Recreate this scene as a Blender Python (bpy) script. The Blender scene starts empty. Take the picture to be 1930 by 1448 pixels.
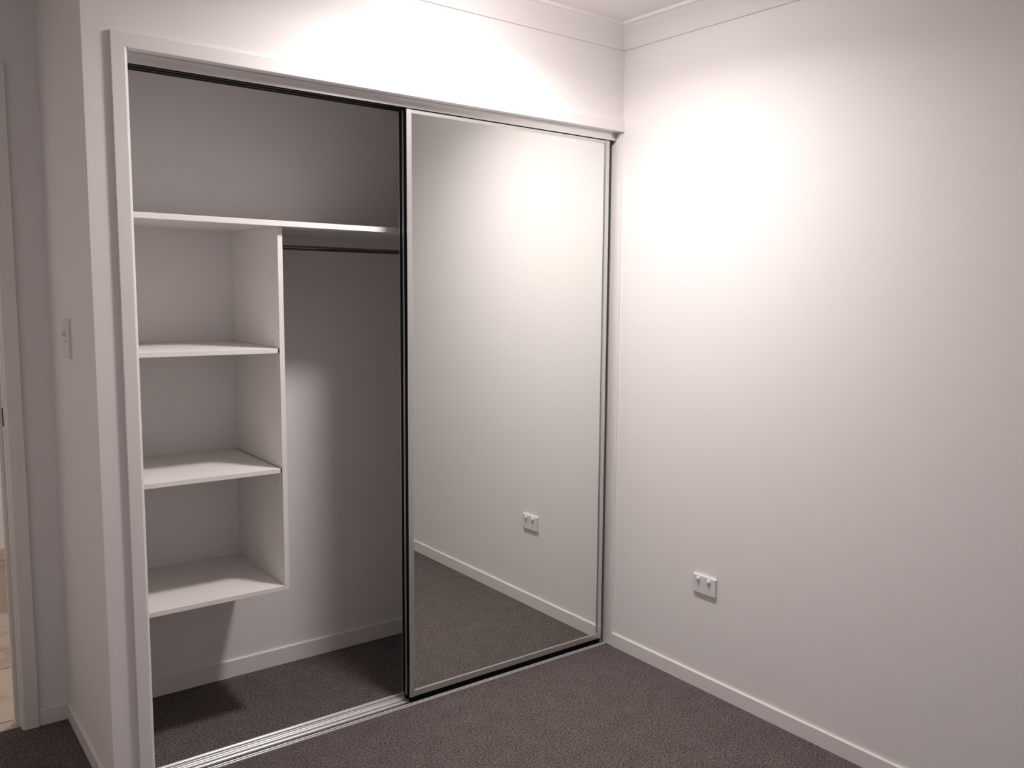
import bpy, bmesh, math
from mathutils import Vector, Matrix

S = bpy.context.scene
C = S.collection
H = 2.55                      # ceiling height (m); x=0 right wall, y=0 wardrobe wall, z=0 carpet

# ------------------------------------------------------------------ camera
W_PX, H_PX = 1930, 1448
CAM = (-2.4245, -2.7229, 1.5201)
YAW, PITCH, ROLL, FPX, PX, PY = -0.6981, -0.1090, 0.0167, 1660.2, 151.15, 3.3
cy_, sy_, cp_, sp_ = math.cos(YAW), math.sin(YAW), math.cos(PITCH), math.sin(PITCH)
fw = Vector((-sy_*cp_, cy_*cp_, sp_)); r0 = Vector((cy_, sy_, 0)); u0 = r0.cross(fw)
rt = math.cos(ROLL)*r0 + math.sin(ROLL)*u0
up = -math.sin(ROLL)*r0 + math.cos(ROLL)*u0
cam = bpy.data.objects.new('camera', bpy.data.cameras.new('camera'))
C.objects.link(cam)
cam.matrix_world = Matrix(((rt.x, up.x, -fw.x, CAM[0]), (rt.y, up.y, -fw.y, CAM[1]),
                           (rt.z, up.z, -fw.z, CAM[2]), (0, 0, 0, 1)))
cam.data.sensor_width = 36.0
cam.data.lens = FPX*36.0/W_PX
cam.data.shift_x = -PX/W_PX
cam.data.shift_y = PY/W_PX
cam.data.clip_start = 0.02
S.camera = cam

# ------------------------------------------------------------------ world, lights, exposure
w = bpy.data.worlds.new('world'); S.world = w; w.use_nodes = True
w.node_tree.nodes['Background'].inputs[0].default_value = (1.0, 0.92, 0.90, 1)
w.node_tree.nodes['Background'].inputs[1].default_value = 0.0
S.view_settings.view_transform = 'Standard'
S.view_settings.look = 'None'
S.view_settings.exposure = 0.0
S.view_settings.gamma = 1.0
S.view_settings.use_curve_mapping = False
LIGHT = (-0.87, -0.52, 2.495)      # round ceiling light near the wardrobe
LIGHT_R = 0.10
LIGHT_W = 15.8                    # watts
LIGHT_DRUM = 54.0 # glow of the drum diffuser itself
LIGHT_SPREAD = 160.0              # beam of the recessed diffuser (degrees)
LIGHT_COL = (1.0, 0.925, 0.905)
BATH_W = 8.0

# ------------------------------------------------------------------ materials
def mat(name, col, rough=0.5, metal=0.0, spec=0.5, bump=None, var=None, emit=None):
    m = bpy.data.materials.new(name); m.use_nodes = True
    nt = m.node_tree; b = nt.nodes['Principled BSDF']
    b.inputs['Base Color'].default_value = (*col, 1)
    b.inputs['Roughness'].default_value = rough
    b.inputs['Metallic'].default_value = metal
    b.inputs['Specular IOR Level'].default_value = spec
    tc = nt.nodes.new('ShaderNodeTexCoord')
    if var:                                    # (scale, second colour, detail)
        n = nt.nodes.new('ShaderNodeTexNoise'); n.inputs['Scale'].default_value = var[0]; n.inputs['Detail'].default_value = var[2]
        mx = nt.nodes.new('ShaderNodeMix'); mx.data_type = 'RGBA'
        mx.inputs[6].default_value = (*col, 1); mx.inputs[7].default_value = (*var[1], 1)
        nt.links.new(tc.outputs['Object'], n.inputs['Vector'])
        nt.links.new(n.outputs['Fac'], mx.inputs[0]); nt.links.new(mx.outputs[2], b.inputs['Base Color'])
    if bump:                                   # (scale, strength, distance)
        n2 = nt.nodes.new('ShaderNodeTexNoise'); n2.inputs['Scale'].default_value = bump[0]; n2.inputs['Detail'].default_value = 3
        bp = nt.nodes.new('ShaderNodeBump'); bp.inputs['Strength'].default_value = bump[1]; bp.inputs['Distance'].default_value = bump[2]
        nt.links.new(tc.outputs['Object'], n2.inputs['Vector']); nt.links.new(n2.outputs['Fac'], bp.inputs['Height'])
        nt.links.new(bp.outputs['Normal'], b.inputs['Normal'])
    if emit:
        b.inputs['Emission Color'].default_value = (*emit[0], 1); b.inputs['Emission Strength'].default_value = emit[1]
    return m

M_wall = mat("wall_paint", (0.93, 0.905, 0.897), 0.75, spec=0.25, bump=(220, 0.08, 0.0006), var=(3.0, (0.933, 0.905, 0.895), 2))
M_ceil = mat('ceiling_paint', (0.93, 0.90, 0.895), 0.85, spec=0.2, bump=(180, 0.06, 0.0005))
M_trim = mat('gloss_trim_paint', (0.91, 0.88, 0.87), 0.38, spec=0.45, bump=(60, 0.02, 0.0005))
M_board = mat('white_melamine', (0.92, 0.89, 0.87), 0.42, spec=0.4, bump=(500, 0.05, 0.0002))
M_alu = mat('satin_aluminium', (0.68, 0.68, 0.675), 0.27, 0.78, bump=(90, 0.03, 0.0003))
M_alup = mat('polished_aluminium', (0.88, 0.88, 0.88), 0.30, 0.55, bump=(70, 0.03, 0.0003))
M_dark = mat('matte_black', (0.006, 0.006, 0.006), 0.9, spec=0.1, bump=(900, 0.3, 0.0005))
M_slot = mat('recess_shadow_black', (0.02, 0.018, 0.018), 0.7, bump=(500, 0.1, 0.0002))  # shade inside track grooves and pin holes, put into the colour
M_plastic = mat('white_plastic', (0.86, 0.85, 0.85), 0.3, spec=0.5, bump=(300, 0.02, 0.0002))
M_chrome = mat('dark_chrome', (0.22, 0.22, 0.215), 0.16, 1.0, bump=(40, 0.02, 0.0002))
M_darktrack = mat('channel_shade_and_web', (0.045, 0.044, 0.042), 0.5, 0.3, bump=(90, 0.03, 0.0003))  # shade under the head track put into the colour; also the floor track web
M_recess = mat('socket_recess', (0.16, 0.14, 0.135), 0.8, bump=(500, 0.1, 0.0002))
M_fascia = mat('silver_fascia', (0.80, 0.795, 0.80), 0.20, 0.90, bump=(90, 0.03, 0.0003))
M_bronze = mat('bronze_strike', (0.07, 0.05, 0.045), 0.45, 0.6, bump=(200, 0.05, 0.0002))
M_mirror = mat('mirror_silvering', (0.88, 0.90, 0.875), 0.0, 1.0)
M_grout = mat('grout', (0.10, 0.08, 0.065), 0.9, bump=(200, 0.2, 0.0005))
M_diff = mat('light_diffuser', (0.9, 0.9, 0.9), 0.5, emit=(LIGHT_COL, LIGHT_DRUM))
M_diff2 = mat('bath_light_diffuser', (0.9, 0.9, 0.9), 0.5, emit=((1.0, 0.90, 0.84), 4.0))

def carpet_material():
    m = bpy.data.materials.new('charcoal_loop_carpet'); m.use_nodes = True
    nt = m.node_tree; L = nt.links; b = nt.nodes['Principled BSDF']
    b.inputs['Roughness'].default_value = 0.95; b.inputs['Specular IOR Level'].default_value = 0.1
    b.inputs['Sheen Weight'].default_value = 0.0; b.inputs['Sheen Roughness'].default_value = 0.6
    tc = nt.nodes.new('ShaderNodeTexCoord')
    n1 = nt.nodes.new('ShaderNodeTexNoise'); n1.inputs['Scale'].default_value = 150; n1.inputs['Detail'].default_value = 4; n1.inputs['Roughness'].default_value = 0.65
    n2 = nt.nodes.new('ShaderNodeTexNoise'); n2.inputs['Scale'].default_value = 14; n2.inputs['Detail'].default_value = 4
    v = nt.nodes.new('ShaderNodeTexVoronoi'); v.inputs['Scale'].default_value = 230
    for n in (n1, n2, v): L.new(tc.outputs['Object'], n.inputs['Vector'])
    cr = nt.nodes.new('ShaderNodeValToRGB')
    e = cr.color_ramp.elements
    e[0].position = 0.36; e[0].color = (0.044, 0.037, 0.036, 1)
    e[1].position = 0.60; e[1].color = (0.232, 0.195, 0.188, 1)
    L.new(n1.outputs['Fac'], cr.inputs['Fac'])
    mr = nt.nodes.new('ShaderNodeMapRange'); mr.inputs['From Min'].default_value = 0.3; mr.inputs['From Max'].default_value = 0.7
    mr.inputs['To Min'].default_value = 0.90; mr.inputs['To Max'].default_value = 1.10
    L.new(n2.outputs['Fac'], mr.inputs['Value'])
    hs = nt.nodes.new('ShaderNodeHueSaturation'); L.new(cr.outputs['Color'], hs.inputs['Color']); L.new(mr.outputs['Result'], hs.inputs['Value'])
    L.new(hs.outputs['Color'], b.inputs['Base Color'])
    bp = nt.nodes.new('ShaderNodeBump'); bp.inputs['Strength'].default_value = 0.8; bp.inputs['Distance'].default_value = 0.004
    L.new(v.outputs['Distance'], bp.inputs['Height']); L.new(bp.outputs['Normal'], b.inputs['Normal'])
    return m
M_carpet = carpet_material()

def marble_material(name):
    m = bpy.data.materials.new(name); m.use_nodes = True
    nt = m.node_tree; L = nt.links; b = nt.nodes['Principled BSDF']
    b.inputs['Roughness'].default_value = 0.35
    tc = nt.nodes.new('ShaderNodeTexCoord')
    n = nt.nodes.new('ShaderNodeTexNoise'); n.inputs['Scale'].default_value = 5.5; n.inputs['Detail'].default_value = 5; n.inputs['Distortion'].default_value = 1.2
    cr = nt.nodes.new('ShaderNodeValToRGB'); e = cr.color_ramp.elements
    e[0].position = 0.52; e[0].color = (0.66, 0.56, 0.48, 1)
    e[1].position = 0.70; e[1].color = (0.36, 0.24, 0.18, 1)
    L.new(tc.outputs['Object'], n.inputs['Vector']); L.new(n.outputs['Fac'], cr.inputs['Fac']); L.new(cr.outputs['Color'], b.inputs['Base Color'])
    return m
M_tile = marble_material('beige_tile')
M_band = mat('beige_band', (0.66, 0.55, 0.47), 0.4, bump=(60, 0.1, 0.001))

# ------------------------------------------------------------------ helpers
def box(bm, x0, x1, y0, y1, z0, z1):
    v = [bm.verts.new((x, y, z)) for z in (z0, z1) for y in (y0, y1) for x in (x0, x1)]
    for f in ((0, 2, 3, 1), (4, 5, 7, 6), (0, 1, 5, 4), (2, 6, 7, 3), (0, 4, 6, 2), (1, 3, 7, 5)):
        bm.faces.new([v[i] for i in f])
    return v

def bbox(*a):
    bm = bmesh.new(); box(bm, *a); return bm

def cyl(bm, c, r, a, length, seg=32, r2=None, squash=(1, 1)):
    """cylinder/cone from c along unit axis a"""
    a = Vector(a).normalized(); t = Vector((0, 0, 1)) if abs(a.z) < 0.9 else Vector((1, 0, 0))
    e1 = a.cross(t).normalized(); e2 = a.cross(e1); c = Vector(c); r2 = r if r2 is None else r2
    ra = []; rb = []
    for i in range(seg):
        q = 2*math.pi*i/seg; d = e1*math.cos(q)*squash[0] + e2*math.sin(q)*squash[1]
        ra.append(bm.verts.new(c + d*r)); rb.append(bm.verts.new(c + a*length + d*r2))
    for i in range(seg):
        j = (i+1) % seg; bm.faces.new((ra[i], ra[j], rb[j], rb[i]))
    bm.faces.new(ra[::-1]); bm.faces.new(rb)

def dome(bm, c, r, a, h, seg=28, n=6):
    """low rounded button of radius r and height h standing on c along a"""
    a = Vector(a).normalized(); e1 = a.cross(Vector((0, 0, 1))).normalized(); e2 = a.cross(e1); c = Vector(c)
    prof = [(r, 0.0), (r, h*0.45)] + [(r*math.cos(q*math.pi/2/n)**0.8, h*(0.45+0.55*math.sin(q*math.pi/2/n))) for q in range(1, n)]
    rings = [[bm.verts.new(c + a*z + (e1*math.cos(2*math.pi*i/seg)+e2*math.sin(2*math.pi*i/seg))*rr) for i in range(seg)] for rr, z in prof]
    for A, B in zip(rings, rings[1:]):
        for i in range(seg): bm.faces.new((A[i], A[(i+1) % seg], B[(i+1) % seg], B[i]))
    bm.faces.new(rings[0][::-1]); bm.faces.new(rings[-1])

def prism(bm, poly, axis, a0, a1):
    """extrude a 2D polygon [(p,q)] along axis: 'x' -> (a,p,q), 'y' -> (p,a,q), 'z' -> (p,q,a)"""
    f = {'x': lambda p, q, a: (a, p, q), 'y': lambda p, q, a: (p, a, q), 'z': lambda p, q, a: (p, q, a)}[axis]
    A = [bm.verts.new(f(p, q, a0)) for p, q in poly]; B = [bm.verts.new(f(p, q, a1)) for p, q in poly]
    n = len(poly)
    for i in range(n): bm.faces.new((A[i], A[(i+1) % n], B[(i+1) % n], B[i]))
    bm.faces.new(A[::-1]); bm.faces.new(B)

def sweep(bm, path, prof, closed=False):
    """sweep profile [(offset to the left of travel, z)] along an xy polyline with mitred corners"""
    n = len(path); rings = []
    for i in range(n):
        p = Vector(path[i])
        dirs = []
        if closed or i > 0: dirs.append((p - Vector(path[i-1])).normalized())
        if closed or i < n-1: dirs.append((Vector(path[(i+1) % n]) - p).normalized())
        ns = [Vector((-d.y, d.x)) for d in dirs]
        m = ns[0] if len(ns) == 1 else (ns[0]+ns[1])/(1+ns[0].dot(ns[1]))
        rings.append([bm.verts.new((p.x+m.x*o, p.y+m.y*o, z)) for o, z in prof])
    k = len(prof)
    for i in range(n if closed else n-1):
        a, b = rings[i], rings[(i+1) % n]
        for j in range(k): bm.faces.new((a[j], b[j], b[(j+1) % k], a[(j+1) % k]))
    if not closed: bm.faces.new(rings[0]); bm.faces.new(rings[-1][::-1])

def obj(name, bm, m, parent=None, bevel=0.0, seg=2, smooth=False):
    bmesh.ops.recalc_face_normals(bm, faces=bm.faces)
    me = bpy.data.meshes.new(name); bm.to_mesh(me); bm.free()
    me.materials.append(m)
    o = bpy.data.objects.new(name, me); C.objects.link(o)
    if bevel:
        b = o.modifiers.new('bevel', 'BEVEL'); b.width = bevel; b.segments = seg; b.limit_method = 'ANGLE'; b.angle_limit = math.radians(40)
        b.harden_normals = False
    if smooth:
        for p in me.polygons: p.use_smooth = True
        e = o.modifiers.new('edge', 'EDGE_SPLIT'); e.split_angle = math.radians(35)
    if parent:
        o.parent = parent; o.matrix_parent_inverse = Matrix.Translation(-Vector(parent.location))
    return o

def struct(name, bm, m, parent=None, **k):
    o = obj(name, bm, m, parent, **k)
    if not parent: o['kind'] = 'structure'
    return o

def thing(name, label, cat, loc, group=None):
    o = bpy.data.objects.new(name, None); C.objects.link(o); o.location = loc
    o.empty_display_size = 0.05
    o['label'] = label; o['category'] = cat
    if group: o['group'] = group
    return o

def copy_thing(root, delta, label):
    r = root.copy(); C.objects.link(r); r.location = Vector(root.location) + Vector(delta); r['label'] = label
    for ch in list(root.children):
        c = ch.copy(); C.objects.link(c); c.parent = r
        c.matrix_parent_inverse = ch.matrix_parent_inverse.copy()
        for g in ch.children:
            d = g.copy(); C.objects.link(d); d.parent = c; d.matrix_parent_inverse = g.matrix_parent_inverse.copy()
    return r

# ------------------------------------------------------------------ dimensions
XL = -2.95
YB = -3.00                    # far sides of the room, behind/left of the camera
XW = -1.921                               # outer corner of the nib beside the wardrobe
YR = 0.691                                # wall with the bathroom door
D = 0.680                                 # back of the wardrobe
XC = -1.835                               # wardrobe's inner left side
XJ = -1.812                               # left jamb face
ZO = 2.151                                # head of the wardrobe opening
XA, WA, TA, ZT = -1.8545, 0.0405, 0.011, 2.1915   # architrave
DX0, DX1, ZD = -2.82, -2.066, 2.150       # bathroom doorway

# ------------------------------------------------------------------ room shell
struct('floor', bbox(XL, 0, YB, 0.716, -0.08, 0.0), M_carpet)
bm = bmesh.new(); box(bm, XL-0.1, 0.1, YB-0.1, 2.0, H, H+0.1)
struct('ceiling', bm, M_ceil)
struct('wall_right', bbox(0, 0.1, YB-0.1, D+0.1, -0.08, H), M_wall)
bm = bmesh.new(); box(bm, XC, 0, 0, 0.09, ZO+0.018, H); box(bm, XW, XC, 0, 0.09, -0.08, H)
struct('wall_back', bm, M_wall)
bm = bmesh.new(); box(bm, XW, XC, 0.09, YR, -0.08, H); struct('wall_left', bm, M_wall)
struct('wall_wardrobe_back', bbox(XC, 0, D, YR+0.09, -0.08, H), M_wall)
bm = bmesh.new()
box(bm, DX1+0.018, XC, YR, YR+0.09, -0.08, H)
box(bm, DX0-0.018, DX1+0.018, YR, YR+0.09, ZD+0.018, H)
box(bm, XL-0.1, DX0-0.018, YR, YR+0.09, -0.08, H)
struct('wall_hall', bm, M_wall)
struct('wall_far_left', bbox(XL-0.1, XL, YB-0.1, 2.0, -0.08, H), M_wall)
struct('wall_front', bbox(XL, 0, YB-0.1, YB, -0.08, H), M_wall)
# bathroom shell
struct('floor_bathroom', bbox(XL, -1.2, 0.716, 1.9, -0.08, 0.001), M_tile)
struct('wall_bathroom_back', bbox(XL, -1.2, 1.80, 1.9, 0.001, H), M_wall)
struct('wall_bathroom_right', bbox(-1.2, -1.1, YR+0.09, 1.9, -0.08, H), M_wall)
bm = bmesh.new()
for yy in (0.782, 1.287): box(bm, XL, -1.2, yy-0.0016, yy+0.0016, 0.0008, 0.0018)
struct('trim_grout', bm, M_grout)
bm = bmesh.new(); box(bm, XL, -1.2, 1.791, 1.80, 0.001, 0.064); struct('baseboard_bathroom', bm, M_trim, bevel=0.002)
bm = bmesh.new(); box(bm, XL, -1.2, 1.789, 1.80, 0.064, 0.300); struct('trim_tiled_upstand', bm, M_tile, bevel=0.002)
bm = bmesh.new(); box(bm, XL, -1.2, 1.786, 1.80, 0.300, 0.355); struct('trim_tile_band', bm, M_band, bevel=0.004)

# cornice: cove with a small bead at each edge
Cn = 0.082
prof = [(0, H-Cn), (0.008, H-Cn), (0.0095, H-Cn+0.006)]
for i in range(1, 9):
    q = i/9*math.pi/2
    R = 0.19
    # shallow concave cove
    t = i/9; px = 0.0105+(0.064-0.0105)*t; pz = (H-Cn+0.008)+(H-0.015-(H-Cn+0.008))*t
    sag = 0.010*math.sin(math.pi*t); prof.append((px-sag*0.70, pz+sag*0.70))
prof += [(0.066, H-0.0125), (Cn-0.001, H-0.0115), (Cn, H-0.0105), (Cn, H), (0, H)]
ring = [(0, 0), (XW, 0), (XW, YR), (XL, YR), (XL, YB), (0, YB)]
bm = bmesh.new(); sweep(bm, ring, prof, closed=True); struct('trim_cornice', bm, M_ceil)

# skirting boards
def skirt(name, path, h, t):
    bm = bmesh.new(); sweep(bm, path, [(0, 0), (t, 0), (t, h-0.003), (t-0.002, h-0.0008), (t-0.004, h), (0, h)]); struct(name, bm, M_trim)
SK, ST = 0.0575, 0.009
skirt('baseboard_right', [(0, YB), (0, 0)][::1], SK, ST)
skirt('baseboard_front', [(XL, YB), (0, YB)], SK, ST)
skirt('baseboard_left', [(XA, 0), (XW, 0), (XW, YR), (-2.0155, YR)], SK, ST)
skirt('baseboard_far_left', [(XL, YR), (XL, YB)], SK, ST)
skirt('baseboard_wardrobe', [(0, 0.15), (0, D), (XC, D), (XC, 0.15)], 0.0685, ST)

# wardrobe opening: lining and architrave
bm = bmesh.new(); box(bm, -0.0095, 0, -0.001, 0.15, 0, ZO); struct('trim_jamb_right', bm, M_trim, bevel=0.0025)
bm = bmesh.new(); box(bm, XC, XJ, 0, 0.15, 0, ZO); struct('trim_jamb_left', bm, M_trim, bevel=0.001)
bm = bmesh.new(); box(bm, XC, 0, 0, 0.15, ZO, ZO+0.018); struct('trim_head_lining', bm, M_trim)

def architrave_profile_leg(bm, xo, xi, z0, zo, zi, y=0.0, t=TA, ch=0.007):
    """vertical leg, outer edge xo, inner edge xi, mitred top (outer zo, inner zi); inner edge rounded"""
    s = 1 if xi > xo else -1
    pr = [(xo, y), (xo, y-t+0.001), (xo+s*0.001, y-t), (xi-s*ch, y-t), (xi-s*ch*0.4, y-t+ch*0.3), (xi, y-t+ch*0.9), (xi, y)]
    k = (zi-zo)/(xi-xo)
    A = [bm.verts.new((px, py, z0)) for px, py in pr]; B = [bm.verts.new((px, py, zo+k*(px-xo))) for px, py in pr]
    n = len(pr)
    for i in range(n): bm.faces.new((A[i], A[(i+1) % n], B[(i+1) % n], B[i]))
    bm.faces.new(A[::-1]); bm.faces.new(B)
def architrave_head(bm, xo, xi, x1, zo, zi, y=0.0, t=TA, ch=0.007, x1i=None):
    k = (xi-xo)/(zi-zo)
    pr = [(y, zo), (y-t+0.001, zo), (y-t, zo-0.001), (y-t, zi+0.0015), (y-t+0.0015, zi), (y, zi)]
    A = [bm.verts.new((xo+k*(z-zo), yy, z)) for yy, z in pr]
    k2 = 0 if x1i is None else (x1i-x1)/(zi-zo)
    B = [bm.verts.new((x1+k2*(z-zo), yy, z)) for yy, z in pr]
    n = len(pr)
    for i in range(n): bm.faces.new((A[i], A[(i+1) % n], B[(i+1) % n], B[i]))
    bm.faces.new(A[::-1]); bm.faces.new(B)
bm = bmesh.new(); architrave_profile_leg(bm, XA, XA+WA, 0, ZT, ZT-WA); struct('trim_architrave_left', bm, M_trim)
bm = bmesh.new(); architrave_head(bm, XA, XA+WA, 0, ZT, ZT-WA); struct('trim_architrave_head', bm, M_trim)

# bathroom door frame (door_1)
bm = bmesh.new()
box(bm, DX1, DX1+0.018, YR-0.001, YR+0.091, 0, ZD)
box(bm, DX0-0.018, DX0, YR-0.001, YR+0.091, 0, ZD)
box(bm, DX0-0.018, DX1+0.018, YR-0.001, YR+0.091, ZD, ZD+0.018)
box(bm, DX1-0.012, DX1, YR+0.045, YR+0.075, 0, ZD-0.001)
d1 = struct('door_1', bm, M_trim, bevel=0.0015)
bm = bmesh.new(); architrave_profile_leg(bm, -2.0155, DX1+0.003, 0, ZD+0.049, ZD-0.002, YR, 0.014); obj('architrave', bm, M_trim, d1)
bm = bmesh.new(); architrave_profile_leg(bm, DX0-0.051, DX0-0.003, 0, ZD+0.049, ZD-0.002, YR, 0.014); obj('architrave', bm, M_trim, d1)
bm = bmesh.new(); architrave_head(bm, DX0-0.051, DX0-0.003, -2.0155, ZD+0.049, ZD-0.002, YR, 0.014, x1i=DX1+0.003); obj('architrave', bm, M_trim, d1)
bm = bmesh.new(); prism(bm, [(YR+0.012, 1.046), (YR+0.012, 1.094), (YR+0.016, 1.100), (YR+0.030, 1.100), (YR+0.034, 1.094), (YR+0.034, 1.046), (YR+0.030, 1.040), (YR+0.016, 1.040)], 'x', DX1-0.002, DX1+0.004)
o = obj('strike_plate', bm, M_bronze, d1); o['label'] = 'dark bronze strike plate'

# ------------------------------------------------------------------ sliding door tracks
t = thing('floor_track', 'ribbed aluminium floor track for sliding wardrobe doors, laid across the carpet', 'track', (-0.9, 0.085, 0))
def rib(bm, ya, yb, h, n=8, flat=0.0):
    """rounded rib across y ya..yb, h high, running the width of the opening"""
    pr = [(ya, 0.0012)]
    for i in range(n+1):
        q = math.pi*i/n
        c = math.cos(math.pi-q); k = abs(math.sin(q))**0.6
        pr.append(((ya+yb)/2 + c*(yb-ya)/2, 0.0025+(h-0.0025)*(0.25+0.75*k)))
    pr.append((yb, 0.0012))
    prism(bm, pr, 'x', XJ+0.001, XJR-0.001)
XJR = -0.0105
bm = bmesh.new(); box(bm, XJ+0.001, XJR-0.001, 0.031, 0.140, 0.0002, 0.0020)  # near-black plate carries the shade of the grooves between ribs
o = obj('base_plate', bm, M_slot, t); o['label'] = 'track grooves, their shade painted near-black'
for ya, yb, h in ((0.0290, 0.0330, 0.0075), (0.0375, 0.0415, 0.0090), (0.0590, 0.0670, 0.0100), (0.0690, 0.0730, 0.0080),
                  (0.0820, 0.0930, 0.0105), (0.0935, 0.1040, 0.0105), (0.1110, 0.1155, 0.0080), (0.1240, 0.1320, 0.0100), (0.1325, 0.1410, 0.0085)):
    bm = bmesh.new(); rib(bm, ya, yb, h); obj('rib', bm, M_alup, t, smooth=True)
bm = bmesh.new(); box(bm, XJ+0.001, XJR-0.001, 0.0330, 0.0375, 0.0021, 0.0060); obj('web', bm, M_darktrack, t)

t = thing('head_track', 'silver aluminium head track with fascia above the sliding mirror doors', 'track', (-0.9, 0.085, 2.14))
bm = bmesh.new()
box(bm, XJ+0.001, XJR-0.001, 0.0300, 0.0320, 2.1200, ZO-0.0005)
obj('fascia', bm, M_fascia, t, bevel=0.0003)
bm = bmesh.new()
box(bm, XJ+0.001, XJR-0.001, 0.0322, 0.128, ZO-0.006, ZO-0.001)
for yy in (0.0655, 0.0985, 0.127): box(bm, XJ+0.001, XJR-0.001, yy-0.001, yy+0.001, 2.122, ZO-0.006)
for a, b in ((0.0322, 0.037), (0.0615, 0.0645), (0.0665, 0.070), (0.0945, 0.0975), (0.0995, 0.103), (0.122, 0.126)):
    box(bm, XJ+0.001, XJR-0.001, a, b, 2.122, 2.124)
obj('channel', bm, M_darktrack, t)  # near-black colour stands in for the unlit underside

# ------------------------------------------------------------------ sliding mirror doors
DXL, DXR, DZ0, DZ1 = -0.951, -0.040, 0.0325, 2.1175
def sliding_door(yf, label):
    """framed mirror door; yf = front of the stiles"""
    dp = 0.026; sw = 0.019; my = yf+0.006
    r = thing('sliding_mirror_door', label, 'door', ((DXL+DXR)/2, yf+dp/2, 0.0125), 'framed sliding mirror doors of the wardrobe')
    for a, b in ((DXL, DXL+sw), (DXR-sw, DXR)):
        bm = bmesh.new()
        box(bm, a, b, yf, yf+0.003, DZ0, DZ1)                              # face
        c0, c1 = (a+0.003, b-0.0005) if a == DXL else (a+0.0005, b-0.003)
        box(bm, c0, c1, yf+0.003, yf+dp-0.002, DZ0, DZ1)                  # core
        box(bm, a, b, yf+dp-0.002, yf+dp, DZ0, DZ1)                       # back lip
        obj('stile', bm, M_alu, r, bevel=0.0006)
        e0, e1 = (a+0.0005, a+0.003) if a == DXL else (b-0.003, b-0.0005)
        bm = bmesh.new(); box(bm, e0, e1, yf+0.003, yf+dp-0.002, DZ0+0.001, DZ1-0.001)  # black strip set into the outer edge of the stile
        o = obj('edge_strip', bm, M_dark, r); o['label'] = 'black strip in the stile edge'
    bm = bmesh.new(); box(bm, DXL+sw, DXR-sw, yf+0.001, yf+dp-0.002, DZ1-0.012, DZ1-0.0005); obj('top_rail', bm, M_alu, r, bevel=0.0005)
    bm = bmesh.new(); box(bm, DXL+sw, DXR-sw, yf+0.001, yf+dp-0.002, DZ0, 0.0545); obj('bottom_rail', bm, M_alu, r, bevel=0.0005)
    bm = bmesh.new(); box(bm, DXL+sw-0.0003, DXR-sw+0.0003, my, my+0.005, 0.054, DZ1-0.0115)
    o = obj('mirror_panel', bm, M_mirror, r); o['label'] = 'clear mirror panel'
    bm = bmesh.new(); box(bm, DXL+0.004, DXR-0.004, yf+0.004, yf+0.018, 0.0125, DZ0)  # black box stands in for shade in the roller gap
    o = obj('gap_shade', bm, M_dark, r); o['label'] = 'black strip standing in for the shaded gap under the door'
    return r
d_front = sliding_door(0.034, 'nearer of the two mirrored sliding doors, closed across the right half of the wardrobe')
d_back = copy_thing(d_front, (0.0025, 0.036, 0), 'second sliding door parked directly behind the mirrored front door, only its left edge showing')

# ------------------------------------------------------------------ wardrobe shelving
YU = 0.2135; YS = 0.187; XD0, XD1 = -1.3325, -1.3160
TH = 0.016; THT = 0.018; ZS, Z1, Z2, Z3 = 1.7275, 1.3050, 0.8955, 0.4835
unit = thing('shelving_unit', 'white melamine shelving unit hung in the left half of the open wardrobe', 'shelving', (-1.58, 0.44, Z3-TH))
bm = bmesh.new(); box(bm, XC+0.0005, -0.0005, YS, D-0.0005, ZS-THT, ZS); o = obj('top_shelf', bm, M_board, unit, bevel=0.0008); o['label'] = 'long full-width top shelf'
bm = bmesh.new(); box(bm, XD0, XD1, YU, D-0.0005, Z3-TH, ZS-THT-0.0003); side = obj('side_panel', bm, M_board, unit, bevel=0.0008)
# shelf pin holes, drilled in pairs of rows around each adjustable shelf
for zc in (Z1, Z2):
    for dz in (0.050, 0.018, -0.054, -0.086):
        for yy in (YU+0.0605, YU+0.405):
            bm = bmesh.new(); cyl(bm, (XD0-0.0002, yy, zc+dz), 0.0025, (1, 0, 0), 0.004, 12)
            obj('pin_hole', bm, M_slot, side)
for z in (Z1, Z2):
    bm = bmesh.new(); box(bm, XC+0.001, XD0-0.0045, YU+0.004, D-0.001, z-TH, z); sh = obj('shelf', bm, M_board, unit, bevel=0.0008)
    bm = bmesh.new(); box(bm, XD0-0.0044, XD0-0.0004, YU+0.0045, D-0.003, z-TH+0.001, z-0.001); o = obj('end_filler', bm, M_bronze, sh); o['label'] = 'dark strip between shelf and side panel'  # dark strip closing the gap at the shelf's right end
bm = bmesh.new(); box(bm, XC+0.001, XD0-0.0002, YU+0.0005, D-0.001, Z3-TH, Z3); obj('base_shelf', bm, M_board, unit, bevel=0.0008)

# hanging rail
YRL, ZRL = 0.40, 1.650
rail = thing('hanging_rail', 'dark chrome hanging rail under the top shelf, right of the shelving', 'rail', (-0.66, YRL, ZRL))
bm = bmesh.new(); cyl(bm, (XD1+0.004, YRL, ZRL), 0.0090, (1, 0, 0), -0.004-(XD1+0.004), 32, squash=(1.6, 1.0)); obj('tube', bm, M_chrome, rail, smooth=True)
for xx, s in ((XD1, 1), (-0.0005, -1)):
    bm = bmesh.new(); cyl(bm, (xx, YRL, ZRL), 0.0125, (s, 0, 0), 0.004, 32, squash=(1.5, 1.0)); obj('end_socket', bm, M_chrome, rail, smooth=True)

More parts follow.
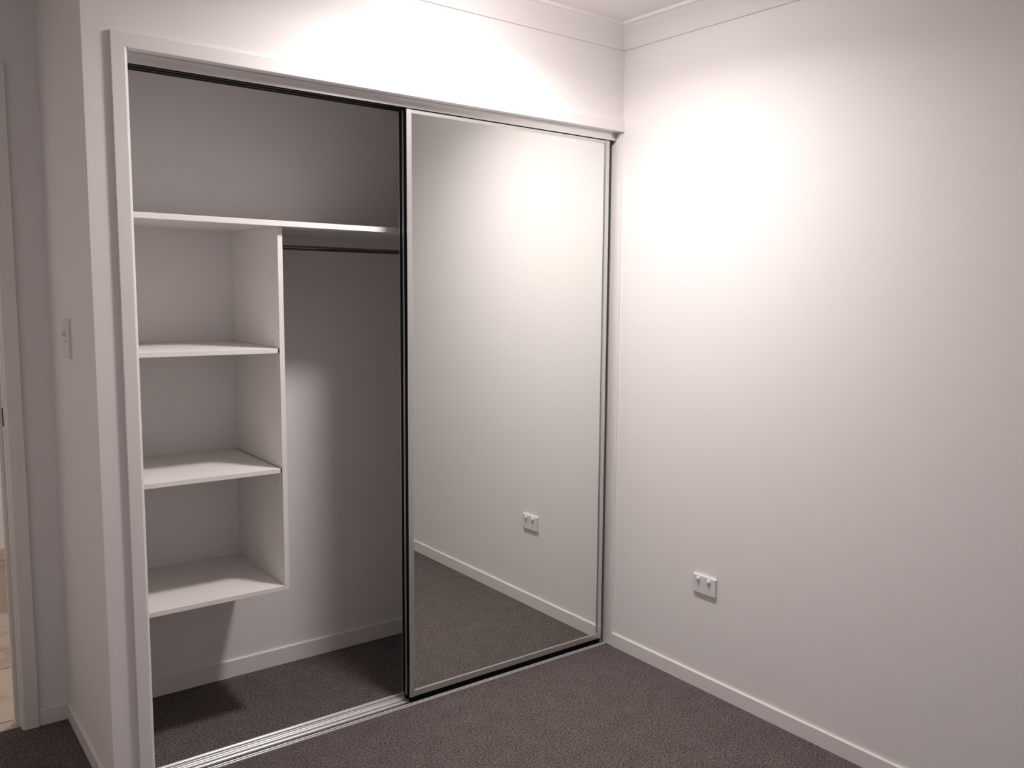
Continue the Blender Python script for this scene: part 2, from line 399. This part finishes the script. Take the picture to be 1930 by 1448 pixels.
# ------------------------------------------------------------------ power outlet on the right wall
OY, OZ = -0.522, 0.411
out = thing('power_outlet', 'white double power outlet with two round switches, low on the right wall', 'power outlet', (0, OY, OZ))
def bevelled_plate(bm, hw, hh, t, inset, ax):
    """rounded low plate: ax(u, v, w) maps width, height, thickness to world"""
    def loop(sx, sz, r, wv):
        L = []
        for cx_, cz_, q0 in ((sx-r, sz-r, 0), (-sx+r, sz-r, 90), (-sx+r, -sz+r, 180), (sx-r, -sz+r, 270)):
            for k in range(5):
                q = math.radians(q0+k*22.5); L.append(bm.verts.new(ax(cx_+r*math.cos(q), cz_+r*math.sin(q), wv)))
        return L
    A = loop(hw, hh, 0.003, 0.0); B = loop(hw, hh, 0.003, t*0.72); D_ = loop(hw-inset*0.4, hh-inset*0.4, 0.003, t*0.93); E_ = loop(hw-inset, hh-inset, 0.003, t)
    n = len(A)
    for P, Q in ((A, B), (B, D_), (D_, E_)):
        for i in range(n): bm.faces.new((P[i], P[(i+1) % n], Q[(i+1) % n], Q[i]))
    bm.faces.new(A[::-1]); bm.faces.new(E_)
OT = 0.0115
axr = lambda u, v, wv: (-wv, OY+u, OZ+v)
bm = bmesh.new(); bevelled_plate(bm, 0.0585, 0.036, OT, 0.004, axr); plate = obj('face_plate', bm, M_plastic, out)
for s in (1, -1):
    bm = bmesh.new(); dome(bm, axr(s*0.0265, 0.0210, OT-0.001), 0.0088, (-1, 0, 0), 0.0095)
    obj('rocker_switch', bm, M_plastic, out, smooth=True)
    for k, (du, dv, ang, ln) in enumerate(((0.0068, -0.0060, 28, 0.0056), (-0.0068, -0.0060, -28, 0.0056), (0.0, -0.0185, 0, 0.0060))):
        bm = bmesh.new(); v = box(bm, -0.0002, 0.0002, -0.0009, 0.0009, -ln/2, ln/2)
        bmesh.ops.transform(bm, matrix=Matrix.Translation(axr(s*0.0255+du, dv, OT)) @ Matrix.Rotation(math.radians(ang), 4, 'X'), verts=bm.verts)
        obj('socket_slot', bm, M_recess, plate)

# ------------------------------------------------------------------ light switch on the nib's side
sw = thing('light_switch', 'white light switch plate on the narrow shaded wall left of the wardrobe', 'light switch', (XW, 0.372, 1.343))
axl = lambda u, v, wv: (XW-wv, 0.372-u, 1.343+v)
bm = bmesh.new(); bevelled_plate(bm, 0.036, 0.059, 0.0105, 0.004, axl); obj('face_plate', bm, M_plastic, sw)
bm = bmesh.new(); dome(bm, axl(0, 0.0165, 0.0095), 0.0090, (-1, 0, 0), 0.0135); obj('rocker_switch', bm, M_plastic, sw, smooth=True)
bm = bmesh.new(); cyl(bm, axl(0, -0.009, 0.0100), 0.0042, (-1, 0, 0), 0.0035, 20, r2=0.0036); obj('indicator', bm, M_plastic, sw, smooth=True)

# ------------------------------------------------------------------ ceiling lights
def ceiling_light(loc, R, m, label, watts, col, spread):
    z = loc[2]
    c = thing('ceiling_light', label, 'light', (loc[0], loc[1], H))
    bm = bmesh.new(); n = 64
    prof = [(R+0.008, H), (R+0.008, H-0.006), (R+0.005, H-0.008), (R+0.0005, H-0.008), (R+0.0005, H)]
    rings = [[bm.verts.new((loc[0]+r*math.cos(2*math.pi*i/n), loc[1]+r*math.sin(2*math.pi*i/n), zz)) for i in range(n)] for r, zz in prof]
    for a, b in zip(rings, rings[1:]):
        for i in range(n): bm.faces.new((a[i], a[(i+1) % n], b[(i+1) % n], b[i]))
    obj('rim', bm, M_plastic, c, smooth=True)
    bm = bmesh.new(); cyl(bm, (loc[0], loc[1], z), R, (0, 0, 1), H-z, n)
    obj('diffuser', bm, m, c)
    ld = bpy.data.lights.new('lamp', 'AREA'); ld.shape = 'DISK'; ld.size = 2*R; ld.energy = watts; ld.color = col; ld.spread = math.radians(spread)
    lo = bpy.data.objects.new('lamp', ld); C.objects.link(lo); lo.parent = c; lo.location = (0, 0, z-H-0.003)
ceiling_light(LIGHT, LIGHT_R, M_diff, 'round white ceiling light just in front of the wardrobe', LIGHT_W, LIGHT_COL, LIGHT_SPREAD)
ceiling_light((-1.7, 1.30, 2.52), 0.10, M_diff2, 'round ceiling light in the bathroom beyond the doorway', BATH_W, (1.0, 0.90, 0.84), 170)
